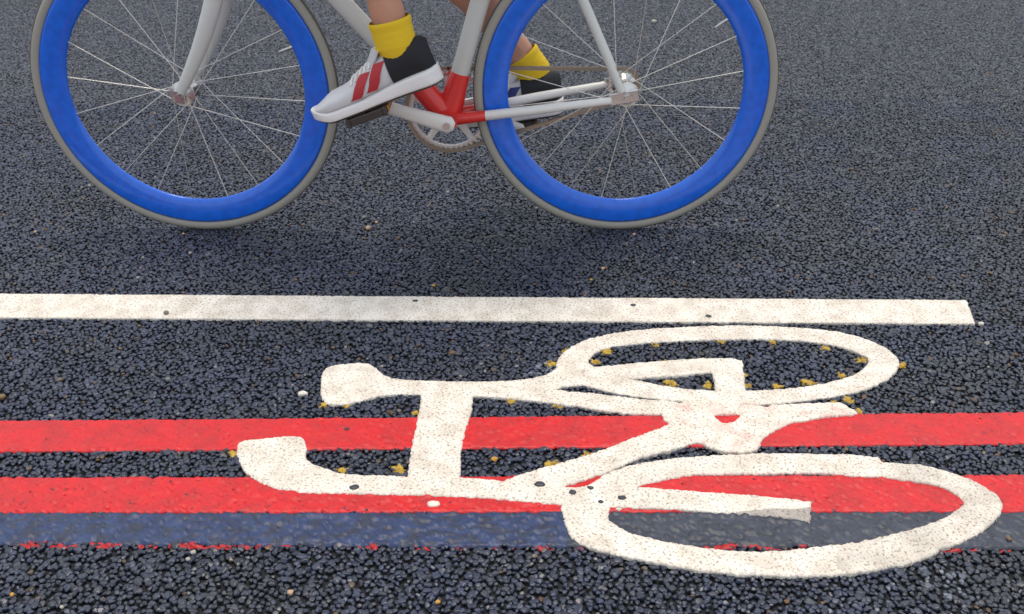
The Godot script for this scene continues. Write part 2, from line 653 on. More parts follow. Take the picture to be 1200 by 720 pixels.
func pink_tint(x: float, z: float) -> Color:
	var t := noise_patch.get_noise_2d(x * 4.0 + 31.0, z * 4.0)
	return Color(0.97, 0.78, 0.78) if t > 0.30 else Color(0.98, 0.90, 0.89) if t > 0.08 else Color(1, 0.985, 0.98)

func thin_tint(_x: float, _z: float) -> Color:
	return Color(0.52, 0.51, 0.53)

func blue_tint(x: float, z: float) -> Color:
	# the left stretch was coated in a bluer paint than the slate coat right of the symbol's lower wheel
	var edge := G(664, 620).x
	var n := noise_patch.get_noise_2d(x * 5.0, z * 9.0)
	if x < edge:
		return Color(0.032, 0.056, 0.150) if n > 0.02 else Color(0.034, 0.052, 0.120) if n > -0.2 else Color(0.042, 0.050, 0.090)
	return Color(0.052, 0.060, 0.090) if n > -0.1 else Color(0.046, 0.052, 0.074)

func white_wear(x: float, z: float, _d: float) -> float:
	# small pits where the coat has come off the stones
	return 0.01 if noise_fine.get_noise_2d(x * 0.8 + 2.0, z * 0.8) < 0.71 else -0.002

func old_red_tint(_x: float, _z: float) -> Color:
	return Color(0.72, 0.7, 0.7)

func red_tint(x: float, z: float) -> Color:
	var t := noise_patch.get_noise_2d(x * 4.0 + 3.0, z * 4.0 - 7.0)
	return Color(1, 1, 1) if t > -0.15 else Color(0.9, 0.95, 0.95)

func build_markings() -> void:
	var wt: Callable = white_tint
	var rt: Callable = red_tint
	# --- bands
	var m := paint([line_loop(0, 492.5, 1200, 483, 529.5, 520.5, -2.9, 2.9)], -0.0017, 0.0014, 0.0034, 0.0012, rt,
		func(x, z, d): return 0.01 if noise_fine.get_noise_2d(x * 0.45, z * 0.45) < 0.56 else -0.002)
	tag(obj("red_line", m, M.red), "red painted line crossing the saddle end of the cycle symbol, bare asphalt on both sides", "road marking", "red painted lines")
	m = paint([line_loop(0, 559, 1200, 556, 601, 600, -2.9, 2.9)], -0.0022, 0.0014, 0.0034, 0.0014, rt,
		func(x, z, d): return 0.01 if noise_fine.get_noise_2d(x * 0.45, z * 0.45) < 0.50 else -0.002)
	tag(obj("red_line", m, M.red), "red painted line touching the blue band beneath the symbol's handlebar", "road marking", "red painted lines")
	m = paint([line_loop(0, 631, 1200, 636, 641, 646, -2.9, 2.9)], -0.0040, 0.0006, 0.0026, 0.0022, old_red_tint,
		func(x, z, d): return 0.01 if noise_edge.get_noise_2d(x * 0.3 + 3.0, z * 0.5) + noise_fine.get_noise_2d(x * 0.4, z * 0.4) * 0.6 > 0.12 - noise_patch.get_noise_2d(x * 1.5 + 20.0, z) * 0.9 else -0.002)
	tag(obj("worn_red_line", m, M.red), "flaking remains of an old red line showing along the blue band's edge", "road marking", "", "stuff")
	m = paint([line_loop(0, 600.5, 1200, 599.5, 638.5, 643.5, -2.9, 2.9)], -0.0030, 0.0018, 0.0032, 0.0018, blue_tint,
		func(x, z, d):
			var n: float = noise_edge.get_noise_2d(x * 0.5 + 11.0, z * 0.5)
			if d < 0.011 and z > G(600, 628).y: return d - 0.0006 - maxf(0.0, n) * 0.010 - maxf(0.0, noise_patch.get_noise_2d(x * 1.5 + 20.0, z)) * 0.012
			return 0.01)
	tag(obj("blue_band", m, M.blue), "dark blue painted band over old red paint beside the bare asphalt", "road marking")
	# --- lane line
	var wl := G(1133, 352.5)
	var lp := line_loop(0, 345, 1133, 352.5, 373, 380.3, -3.6, wl.x)
	lp[1] = wl
	lp[2] = G(1143, 380.3)
	m = paint([lp], 0.0012, 0.0016, 0.0034, 0.0015, wt, white_wear, 0.75)
	tag(obj("lane_line", m, M.white), "long white painted lane line ending squarely beside the symbol's upper wheel", "road marking")
	# --- the cycle symbol, strip by strip
	var sym := node("cycle_symbol", Vector3.ZERO)
	tag(sym, "white painted bicycle symbol lying across two red lines and a blue band", "road marking")
	var strip := func(called: String, loops: Array, lift: float, tint: Callable, label := ""):
		var mm := paint(loops, 0.0004 + lift, 0.0018, 0.0024, 0.0022, tint, white_wear, 0.75)
		var o := obj(called, mm, M.white, sym)
		if label: o.set_meta("label", label)
	strip.call("wheel", [loop_px([651, 433, 657, 416, 688, 398, 740, 388, 800, 384, 860, 382, 930, 384, 985, 390, 1026, 402, 1050, 417, 1054, 429, 1041, 445, 1005, 460, 960, 468, 910, 474, 860, 475, 795, 470.5, 760, 467.5, 713, 460, 683, 452, 648, 455, 646, 444], 2),
		loop_px([690, 426, 694, 418, 706, 410, 740, 404, 800, 400, 870, 398, 940, 400, 985, 407, 1010, 416, 1018, 423.5, 1008, 436, 985, 445, 950, 452.5, 910, 457, 860, 458.5, 800, 456, 745, 446, 712, 438], 2)], 0.0, wt)
	strip.call("bracket", [loop_px([689, 431.5, 715, 429.5, 740, 427, 790, 423, 826, 421, 858, 421, 870, 424, 872, 440, 874, 458, 878, 482, 841, 482, 838, 458, 835, 437.5, 800, 441, 740, 445.5, 712, 440])], 0.0012, wt)
	strip.call("saddle", [loop_px([376, 446, 378, 437, 386, 430, 402, 427.5, 424, 426, 436, 429, 446, 437, 458, 443.5, 478, 446, 520, 447.5, 560, 448, 605, 446.5, 640, 440, 656, 431, 672, 446, 652, 457.5, 690, 461, 713, 464, 751, 468.5, 800, 473, 800, 489, 774, 487, 746, 486, 713, 483, 667, 476, 620, 470, 555, 464.5, 494, 463.5, 462, 463, 440, 466, 420, 471.5, 398, 475, 383, 474, 376, 464], 2)], 0.0005, wt)
	strip.call("seat_tube", [loop_px([495, 452, 493, 470, 488, 500, 481.5, 528, 475.5, 572, 539.5, 572, 540, 531, 545, 507, 553, 482.5, 555, 450])], 0.0014, wt)
	strip.call("handlebar", [loop_px([278, 534, 277.5, 523, 286, 517, 312, 514.5, 336, 512, 352, 513, 358, 518.5, 359, 528, 360, 540, 376, 548, 397, 555, 419, 557, 474, 559, 540, 560.5, 584, 563.5, 620, 569, 662, 572, 700, 572.5, 700, 595, 657.5, 592.5, 620, 589.5, 560, 584, 480, 581, 428, 580, 382, 579, 345, 577, 321, 572.5, 300, 563.5, 284, 550], 2)], 0.0004, wt)
	strip.call("down_tube", [loop_px([581, 569, 635, 550, 695, 532.5, 741, 515, 774, 503, 800, 494, 850, 500, 838, 519.5, 811, 521.5, 785, 530, 750, 538, 710, 555.5, 667, 569.5, 640, 578, 600, 578], 2)], 0.0017, wt)
	strip.call("crank", [loop_px([774, 486, 788, 501, 803, 512, 818, 519.5, 832, 526, 847, 530.5, 865, 532, 877, 531.5, 889, 527, 895, 515, 910, 505, 929, 496, 922, 486, 900, 479, 868, 474, 820, 470, 795, 474], 2),
		loop_px([836, 488.5, 868, 487, 866, 492, 858, 496.5, 848, 498, 842, 494])], 0.0021, pink_tint, "smeared blob of white paint tinged pink")
	strip.call("pedal", [loop_px([900, 477, 917, 476, 950, 474.5, 982, 473.5, 994, 479, 1006, 486.5, 985, 489, 960, 491.5, 930, 497, 905, 490], 2)], 0.0027, pink_tint)
	strip.call("fork", [loop_px([662, 573, 700, 571, 750, 572, 795, 575.5, 857, 580, 885, 582, 930, 586.5, 951, 589.5, 950, 597, 930, 599, 905, 598, 860, 603, 840, 602.5, 785, 598, 720, 595.5, 690, 595])], 0.0013, wt)
	strip.call("fork_tail", [loop_px([852, 600, 905, 596, 930, 597, 951, 594, 949.5, 613.5, 925, 609, 900, 606, 865, 604])], 0.0002, thin_tint, "thin worn grey end of the white strip")
	strip.call("wheel", [loop_px([1029, 537, 958, 533, 890, 532.5, 823, 535.5, 765, 541, 717, 553, 692, 568, 665, 580, 658, 597, 661, 611, 668, 630, 683, 640, 716, 650, 765, 660, 813, 669, 861, 674, 934, 676.5, 1002, 673, 985, 655, 988, 639, 945, 643.5, 888, 648, 840, 644.5, 822, 642.5, 772, 634, 735, 624, 715, 611, 714, 601, 722, 585, 750, 571, 772, 565, 810, 558, 840, 557, 915, 556, 972, 556, 1037, 560], 2)], 0.0008, wt)
	strip.call("wheel", [loop_px([1027, 543, 1036, 543.5, 1079, 546, 1113, 555, 1142, 565.5, 1166, 580, 1176, 592, 1171, 606.5, 1152, 623.5, 1127, 638, 1103, 645, 1094, 652.5, 1055, 664.5, 992, 674, 978, 661, 985, 640, 1002, 637.5, 1035, 630, 1065, 622.5, 1095, 613.5, 1122, 598.5, 1129.5, 589.5, 1110, 574.5, 1080, 567, 1032, 559.5], 2)], 0.0016, grey_tint, "greyer worn half of the painted wheel")
	# --- yellow setting-out dots
	var dots := [
		["yellow spray dot inside the upper painted wheel, touching its ring at the saddle end", [[713, 411, 1.2]]],
		["yellow spray dot on bare asphalt in the upper wheel hole's narrow saddle end", [[697, 423, 1.1]]],
		["yellow spray dot on the upper painted wheel's inner edge facing the lane line", [[768, 403, 0.9], [846, 399, 0.9], [906, 399, 0.9], [968, 407, 1.1]]],
		["yellow spray dot in the upper wheel hole's end farthest from the saddle", [[1009, 421, 1.3]]],
		["yellow spray dot on the painted bracket's long outer edge", [[781, 424, 0.8], [825, 421, 0.8]]],
		["yellow spray dot inside the small triangle of the painted bracket", [[787, 449, 1.3], [830, 450, 0.9]]],
		["yellow spray dot against the short square end of the painted bracket", [[875, 451, 0.9], [874, 439, 0.7]]],
		["yellow spray dot on the upper painted wheel's inner edge facing the red lines", [[987, 439, 0.9], [949, 447, 1.3], [914, 452, 1.0]]],
		["yellow spray dot outside the upper painted wheel's rounded end", [[646, 425, 1.1], [662, 410, 0.7], [1058, 427, 0.8]]],
		["yellow spray dot beside the painted pedal's tip", [[994, 468, 1.1], [978, 470.5, 0.7], [1007, 482, 0.9]]],
		["yellow spray dot on bare asphalt beside the painted down tube", [[646, 544, 1.3], [690, 532, 1.1]]],
		["yellow spray dot between the painted handlebar and the red lines", [[274, 531, 0.9], [399, 549, 1.0], [466, 549, 1.2]]],
		["yellow spray dot along the lower edge of the painted saddle", [[379, 473, 0.9], [408, 475, 0.7], [488, 483, 0.6], [599, 470, 1.0], [654, 475, 0.9]]],
	]
	for d in dots:
		for p in d[1]:
			var c := G(p[0], p[1])
			var mm := paint([blob(c, 0.0090 * p[2], 0.0090 * p[2], 0.45, 16)], -0.0050, 0.0007, 0.0016, 0.0040, flat_tint)
			tag(obj("yellow_dot", mm, M.yellow), d[0], "paint dot", "yellow setting-out dots round the symbol")
	# --- white drips and dark tar spots
	var drip := [[355, 461, 0.0085, 0.006, "small round white paint drip on asphalt in front of the painted saddle"], [508, 591, 0.0105, 0.0068, "white paint drip on the red line under the painted handlebar"], [1150, 379, 0.006, 0.004, "tiny white paint drip off the end of the lane line"], [725, 597.5, 0.005, 0.004, "tiny white paint drip where the painted fork leaves the lower wheel"]]
	for d in drip:
		var mm := paint([blob(G(d[0], d[1]), d[2], d[3], 0.12)], 0.0012, 0.0016, 0.0020, 0.0006, wt, null, 0.6)
		tag(obj("paint_drip", mm, M.white), d[4], "paint drip", "white paint drips")
	var tar := [[406, 503, 0.0045, 0.0012, "dark round spot on the red line below the painted saddle"], [415, 573, 0.0075, 0.0034, "large dark spot on the painted handlebar"], [632.5, 570, 0.0080, 0.0050, "large dark oval spot on the painted down tube's foot"], [671, 579, 0.0062, 0.0040, "dark spot where the painted handlebar meets the fork"], [692, 574, 0.0050, 0.0044, "dark spot where the lower painted wheel meets the down tube"], [729, 586, 0.0062, 0.0046, "dark spot on the painted fork by the lower wheel"], [704, 590.5, 0.0045, 0.0046, "small dark spot on the painted fork's lower edge"], [742, 359, 0.0070, 0.0030, "faint dark spot in the middle of the white lane line"], [830, 372, 0.0075, 0.0030, "dark spot at the white lane line's edge above the upper painted wheel"], [487, 354, 0.0065, 0.0030, "dark scuff on the white lane line below the bicycle's cranks"]]
	for d in tar:
		var mm := paint([blob(G(d[0], d[1]), d[2], d[2] * 0.85, 0.15)], d[3], 0.0012, 0.0018, 0.0008, flat_tint, null, 0.5)
		tag(obj("tar_spot", mm, M.tar), d[4], "tar spot", "dark tar spots on the paint")

# ---------------------------------------------------------------- the bicycle
func tube_mesh(pts: Array, radii: Array, sides := 14, flat := 1.0, dir := Vector3.ZERO) -> ArrayMesh:
	var mb := MB.new()
	mb.tube(pts, radii, sides, flat, dir)
	return mb.mesh()

func ring_mesh(profile: Array, sides := 96) -> ArrayMesh:
	var mb := MB.new()
	mb.lathe(profile, sides, true)
	return mb.mesh()

func round_profile(r: float, minor_r: float, minor_z: float, n := 14) -> Array:
	var p := []
	for k in n:
		var a := TAU * k / n
		p.push_back(Vector2(r + cos(a) * minor_r, sin(a) * minor_z))
	return p

const HUB_F := Vector3(-0.715, 0.3355, 0)
const HUB_R := Vector3(0.249, 0.3355, 0)
const BB := Vector3(-0.142, 0.275, 0)
const CRANK_UP := 0.325        # the near crank points forward and this much (radians) up

func build_wheel(bike: Node3D, at: Vector3, rear: bool, turn: float) -> void:
	var w := node("wheel", at, bike)
	var rim := [Vector2(0.3130, -0.0105), Vector2(0.3130, 0.0105), Vector2(0.3080, 0.0118), Vector2(0.2960, 0.0125), Vector2(0.2780, 0.0112), Vector2(0.2660, 0.0080), Vector2(0.2600, 0.0040), Vector2(0.2585, 0.0), Vector2(0.2600, -0.0040), Vector2(0.2660, -0.0080), Vector2(0.2780, -0.0112), Vector2(0.2960, -0.0125), Vector2(0.3080, -0.0118)]
	obj("rim", ring_mesh(rim), M.rim, w)
	obj("tyre", ring_mesh(round_profile(0.3225, 0.0120, 0.0122)), M.tyre, w)
	obj("tread", ring_mesh([Vector2(0.3325, -0.0072), Vector2(0.3345, -0.0045), Vector2(0.3352, 0.0), Vector2(0.3345, 0.0045), Vector2(0.3325, 0.0072), Vector2(0.3290, 0.0)]), M.tread, w)
	var half := 0.036 if not rear else 0.040
	var hub := [Vector2(0.004, -half - 0.012), Vector2(0.009, -half - 0.012), Vector2(0.010, -half), Vector2(0.026, -half), Vector2(0.027, -half + 0.003), Vector2(0.017, -half + 0.010), Vector2(0.0145, -0.010), Vector2(0.0145, 0.010), Vector2(0.017, half - 0.010), Vector2(0.027, half - 0.003), Vector2(0.026, half), Vector2(0.010, half), Vector2(0.009, half + 0.012), Vector2(0.004, half + 0.012)]
	obj("hub", ring_mesh(hub, 40), M.steel, w)
	for s in [-1.0, 1.0]:
		var mb := MB.new()
		mb.tube([Vector3(0, 0, s * (half + 0.012)), Vector3(0, 0, s * (half + 0.030))], [0.0088], 6)
		obj("axle_nut", mb.mesh(), M.steel, w)
	var n := 20
	var spokes := {}
	for s in [-1.0, 1.0]:
		for lead in [-1.0, 1.0]:
			var a: float = lead * 1.05
			spokes[[s, lead]] = tube_mesh([Vector3(cos(a) * 0.0235, sin(a) * 0.0235, s * (half - 0.0015)), Vector3(0.262, 0, s * 0.003)], [0.0009], 6)
	for k in n:
		var s := 1.0 if k % 2 == 0 else -1.0
		var lead := 1.0 if (k / 2) % 2 == 0 else -1.0
		var sp := obj("spoke", spokes[[s, lead]], M.spoke, w)
		sp.rotation.z = turn + TAU * k / n
	var v := obj("valve", tube_mesh([Vector3(0.262, 0, 0), Vector3(0.240, 0, 0), Vector3(0.228, 0, 0)], [0.003, 0.003, 0.0022], 8), M.steel, w)
	v.rotation.z = turn + 0.16

func build_bicycle() -> void:
	var bike := node("bicycle", Vector3(0, -0.0020, BIKE_Z))
	tag(bike, "pale fixed-gear bicycle with deep bright blue rims ridden past the lane line", "bicycle")
	build_wheel(bike, HUB_F, false, 0.21)
	build_wheel(bike, HUB_R, true, 0.47)
	# frame
	var fr := node("frame", Vector3.ZERO, bike)
	var up_seat := Vector3(cos(deg_to_rad(73.5)), sin(deg_to_rad(73.5)), 0)
	var seat_top := BB + up_seat * 0.545
	var steer := Vector3(cos(deg_to_rad(73.0)), sin(deg_to_rad(73.0)), 0)
	var crown := Vector3(-0.5615, 0.700, 0)
	var head_low := crown + steer * 0.012
	var head_top := crown + steer * 0.135
	var red_end := BB + up_seat * 0.102
	var down_dir := (head_low + steer * 0.03 - BB).normalized()
	var red_down := BB + down_dir * 0.115
	obj("seat_tube", tube_mesh([red_end, seat_top], [0.0175], 18, 1.15, Vector3.RIGHT), M.frame, fr)
	obj("down_tube", tube_mesh([red_down, red_down.lerp(head_low + steer * 0.03, 0.9), head_low + steer * 0.03], [0.0205, 0.0205, 0.018], 18), M.frame, fr)
	obj("top_tube", tube_mesh([seat_top - up_seat * 0.025, head_top - steer * 0.028], [0.0155], 16), M.frame, fr)
	obj("head_tube", tube_mesh([head_low, head_top], [0.0195], 18), M.frame, fr)
	var lug := MB.new()
	lug.tube([BB, BB + up_seat * 0.06, red_end], [0.0250, 0.0215, 0.0186], 18, 1.15, Vector3.RIGHT)
	lug.tube([BB, BB + down_dir * 0.07, red_down], [0.0280, 0.0250, 0.0216], 18)
	lug.tube([BB + Vector3(0, 0, -0.035), BB + Vector3(0, 0, 0.035)], [0.0225], 24)
	for s in [-1.0, 1.0]:
		lug.tube([BB + Vector3(0.006, -0.002, s * 0.018), BB + Vector3(0.085, 0.011, s * 0.030)], [0.0142, 0.0118], 12)
	var o := obj("bottom_bracket", lug.mesh(), M.red_gloss, fr)
	o.set_meta("label", "glossy red joint round the bottom bracket")
	for s in [-1.0, 1.0]:
		obj("chain_stay", tube_mesh([BB + Vector3(0.082, 0.0105, s * 0.0297), BB + Vector3(0.20, 0.030, s * 0.047), HUB_R + Vector3(-0.035, -0.006, s * 0.061)], [0.0112, 0.0102, 0.0080], 12), M.stay, fr)
		var mb := MB.new()
		mb.box(HUB_R + Vector3(-0.008, 0.000, s * 0.0595), Vector3(0.032, 0.013, 0.0028), Basis(Vector3.BACK, 0.18), 0.0015)
		obj("dropout", mb.mesh(), M.steel, fr)
		obj("seat_stay", tube_mesh([HUB_R + Vector3(-0.014, 0.012, s * 0.060), (HUB_R + seat_top) * 0.5 + Vector3(0, 0, s * 0.040), seat_top + Vector3(0.006, -0.02, s * 0.018)], [0.0085, 0.0098, 0.0095], 12), M.frame, fr)
	obj("seat_clamp", tube_mesh([seat_top - up_seat * 0.006, seat_top + up_seat * 0.014], [0.021], 18), M.rubber, fr)
	# fork
	var fk := node("fork", Vector3.ZERO, bike)
	for s in [-1.0, 1.0]:
		var c := crown + Vector3(0, -0.012, s * 0.030)
		var tip := HUB_F + Vector3(0.003, 0.010, s * 0.054)
		var pts := []
		for k in 9:
			var t := k / 8.0
			var p := c.lerp(tip, t)
			p += Vector3(0.016 * sin(PI * pow(t, 1.3)), 0, s * 0.010 * sin(PI * t))
			pts.push_back(p)
		obj("blade", tube_mesh(pts, [0.0165, 0.0165, 0.016, 0.0155, 0.015, 0.014, 0.0125, 0.0108, 0.0090], 14, 1.25, Vector3.RIGHT), M.frame, fk)
		var mb := MB.new()
		mb.box(HUB_F + Vector3(0.0, 0.000, s * 0.0535), Vector3(0.011, 0.014, 0.0028), Basis.IDENTITY, 0.0015)
		obj("dropout", mb.mesh(), M.steel, fk)
	obj("crown", tube_mesh([crown + Vector3(0, -0.010, -0.036), crown + Vector3(0, -0.004, 0), crown + Vector3(0, -0.010, 0.036)], [0.017, 0.019, 0.017], 14), M.frame, fk)
	obj("steerer", tube_mesh([crown, head_top + steer * 0.055], [0.0143], 14), M.rubber, fk)
	# cockpit
	var bar_at := head_top + steer * 0.035 + Vector3(-0.085, 0.012, 0)
	obj("stem", tube_mesh([head_top + steer * 0.035, bar_at], [0.016, 0.0155], 14), M.rubber, bike)
	obj("handlebar", tube_mesh([bar_at + Vector3(0.03, 0.01, -0.26), bar_at + Vector3(0.004, 0.003, -0.10), bar_at, bar_at + Vector3(0.004, 0.003, 0.10), bar_at + Vector3(0.03, 0.01, 0.26)], [0.0115], 14), M.steel, bike)
	for s in [-1.0, 1.0]:
		obj("grip", tube_mesh([bar_at + Vector3(0.0130, 0.0060, s * 0.155), bar_at + Vector3(0.0305, 0.0102, s * 0.264)], [0.0155], 14), M.rubber, bike)
	obj("seat_post", tube_mesh([seat_top - up_seat * 0.01, seat_top + up_seat * 0.115], [0.0136], 16), M.steel, bike)
	var sd := seat_top + up_seat * 0.115
	var rows := []
	for k in 13:
		var t := k / 12.0
		var x := lerpf(-0.165, 0.115, t)
		var hw := lerpf(0.020, 0.066, smoothstep(0.42, 0.92, t)) * sqrt(clampf(1.0 - pow(absf(2.0 * t - 1.0), 8.0), 0.02, 1.0))
		var row := PackedVector3Array()
		for q in 16:
			var a := TAU * q / 16
			row.push_back(sd + Vector3(x, 0.020 + sin(a) * 0.020 + 0.012 * pow(t, 3.0), cos(a) * hw))
		rows.push_back(row)
	var mbs := MB.new()
	mbs.grid(rows)
	mbs.cap(rows[0], true)
	mbs.cap(rows[12], false)
	obj("saddle", mbs.mesh(), M.rubber, bike)
	# cranks, pedals, chain
	var cs := node("crankset", BB, bike)
	var fwd := Vector3(-cos(CRANK_UP), sin(CRANK_UP), 0)
	var ringm := MB.new()
	var prof_rows := []
	for lay in [[0.0820, -0.0015], [0.0820, 0.0015], [1.0, 0.0015], [1.0, -0.0015]]:
		var row := PackedVector3Array()
		for k in 192:
			var a := TAU * k / 192.0
			var r: float = lay[0]
			if r == 1.0: r = 0.0945 + (0.0042 if k % 4 < 2 else 0.0)
			row.push_back(Vector3(cos(a) * r, sin(a) * r, lay[1] - 0.044))
		prof_rows.push_back(row)
	ringm.grid(prof_rows, true, true)
	obj("chainring", ringm.mesh(), M.steel, cs)
	var spider := MB.new()
	for k in 5:
		var a := CRANK_UP + TAU * k / 5.0
		spider.tube([Vector3(0, 0, -0.049), Vector3(cos(a) * 0.088, sin(a) * 0.088, -0.0475)], [0.012, 0.007], 10, 0.35, Vector3.BACK)
	obj("spider", spider.mesh(), M.crank, cs)
	obj("axle", tube_mesh([Vector3(0, 0, -0.064), Vector3(0, 0, 0.064)], [0.010], 16), M.steel, cs)
	for s in [1.0, -1.0]:
		var d: Vector3 = fwd * s
		var mb := MB.new()
		var pts := [d * -0.016 + Vector3(0, 0, s * 0.056), d * -0.006 + Vector3(0, 0, s * 0.057), d * 0.02 + Vector3(0, 0, s * 0.060), d * 0.10 + Vector3(0, 0, s * 0.068), d * 0.155 + Vector3(0, 0, s * 0.072), d * 0.172 + Vector3(0, 0, s * 0.072), d * 0.180 + Vector3(0, 0, s * 0.072)]
		mb.tube(pts, [0.010, 0.0195, 0.0185, 0.0140, 0.0138, 0.0130, 0.006], 14, 0.55, Vector3.BACK)
		obj("crank_arm", mb.mesh(), M.crank, cs)
		obj("crank_bolt", tube_mesh([Vector3(0, 0, s * 0.062), Vector3(0, 0, s * 0.072)], [0.0085], 6), M.steel, cs)
		# pedal
		var pd := node("pedal", BB + d * 0.165 + Vector3(0, 0, s * 0.128), bike)
		pd.rotation.z = foot_pitch(s)
		obj("spindle", tube_mesh([Vector3(0, 0, -s * 0.060), Vector3(0, 0, s * 0.045)], [0.0055], 10), M.steel, pd)
		var cage := MB.new()
		for e in [-1.0, 1.0]:
			cage.box(Vector3(e * 0.040, 0, 0), Vector3(0.0045, 0.009, 0.046), Basis.IDENTITY, 0.0018)
			cage.box(Vector3(0, 0, e * 0.042), Vector3(0.0355, 0.008, 0.0040), Basis.IDENTITY, 0.0018)
		cage.box(Vector3(0, 0, 0), Vector3(0.0355, 0.0075, 0.013), Basis.IDENTITY, 0.003)
		obj("cage", cage.mesh(), M.pedal, pd)
		for e in [-1.0, 1.0]:
			var rf := MB.new()
			rf.box(Vector3(e * 0.0460, 0, 0), Vector3(0.0015, 0.006, 0.030), Basis.IDENTITY, 0.0008)
			obj("reflector", rf.mesh(), mat(lin(0.45, 0.22, 0.03), 0.2), pd)
	# chain: links round the chainring and the sprocket
	var r1 := 0.0965
	var r2 := 0.0340
	var c1 := BB
	var c2 := HUB_R
	var dv := c2 - c1
	var dist := Vector2(dv.x, dv.y).length()
	var base := atan2(dv.y, dv.x)
	var off := acos((r1 - r2) / dist)
	var path := []
	for k in 25:
		var a := base + off + (TAU - 2.0 * off) * k / 24.0
		path.push_back(Vector2(c1.x + cos(a) * r1, c1.y + sin(a) * r1))
	for k in 13:
		var a := base - off + (2.0 * off) * k / 12.0
		path.push_back(Vector2(c2.x + cos(a) * r2, c2.y + sin(a) * r2))
	path.push_back(path[0])
	var total := 0.0
	for k in path.size() - 1: total += path[k].distance_to(path[k + 1])
	var links := int(round(total / 0.0127))
	var chm := MB.new()
	var at_len := 0.0
	var seg := 0
	var gone := 0.0
	for k in links:
		var want := total * (k + 0.5) / links
		while seg < path.size() - 2 and gone + path[seg].distance_to(path[seg + 1]) < want:
			gone += path[seg].distance_to(path[seg + 1])
			seg += 1
		var p: Vector2 = path[seg].lerp(path[seg + 1], (want - gone) / path[seg].distance_to(path[seg + 1]))
		var d: Vector2 = (path[seg + 1] - path[seg]).normalized()
		var bs := Basis(Vector3(d.x, d.y, 0), Vector3(-d.y, d.x, 0), Vector3.BACK)
		var wz := 0.0034 if k % 2 == 0 else 0.0024
		for e in [-1.0, 1.0]:
			chm.box(Vector3(p.x, p.y, -0.044 + e * wz), Vector3(0.0082, 0.0040, 0.0007), bs)
		chm.box(Vector3(p.x, p.y, -0.044) + bs * Vector3(0.0063, 0, 0), Vector3(0.0026, 0.0026, 0.0030), bs)
	obj("chain", chm.mesh(), M.chain, bike)
	var cog := MB.new()
	var cr := []
	for lay in [[0.016, -0.0012], [0.016, 0.0012], [1.0, 0.0012], [1.0, -0.0012]]:
		var row := PackedVector3Array()
		for k in 64:
			var a := TAU * k / 64.0
			var r: float = lay[0] if lay[0] < 1.0 else 0.0325 + (0.0038 if k % 4 < 2 else 0.0)
			row.push_back(HUB_R + Vector3(cos(a) * r, sin(a) * r, lay[1] - 0.044))
		cr.push_back(row)
	cog.grid(cr, true, true)
	obj("sprocket", cog.mesh(), M.steel, bike)

func foot_pitch(s: float) -> float:
	# rotation about z of a foot that points to -x: positive is toe down
	return deg_to_rad(20.0 if s > 0 else 7.0)

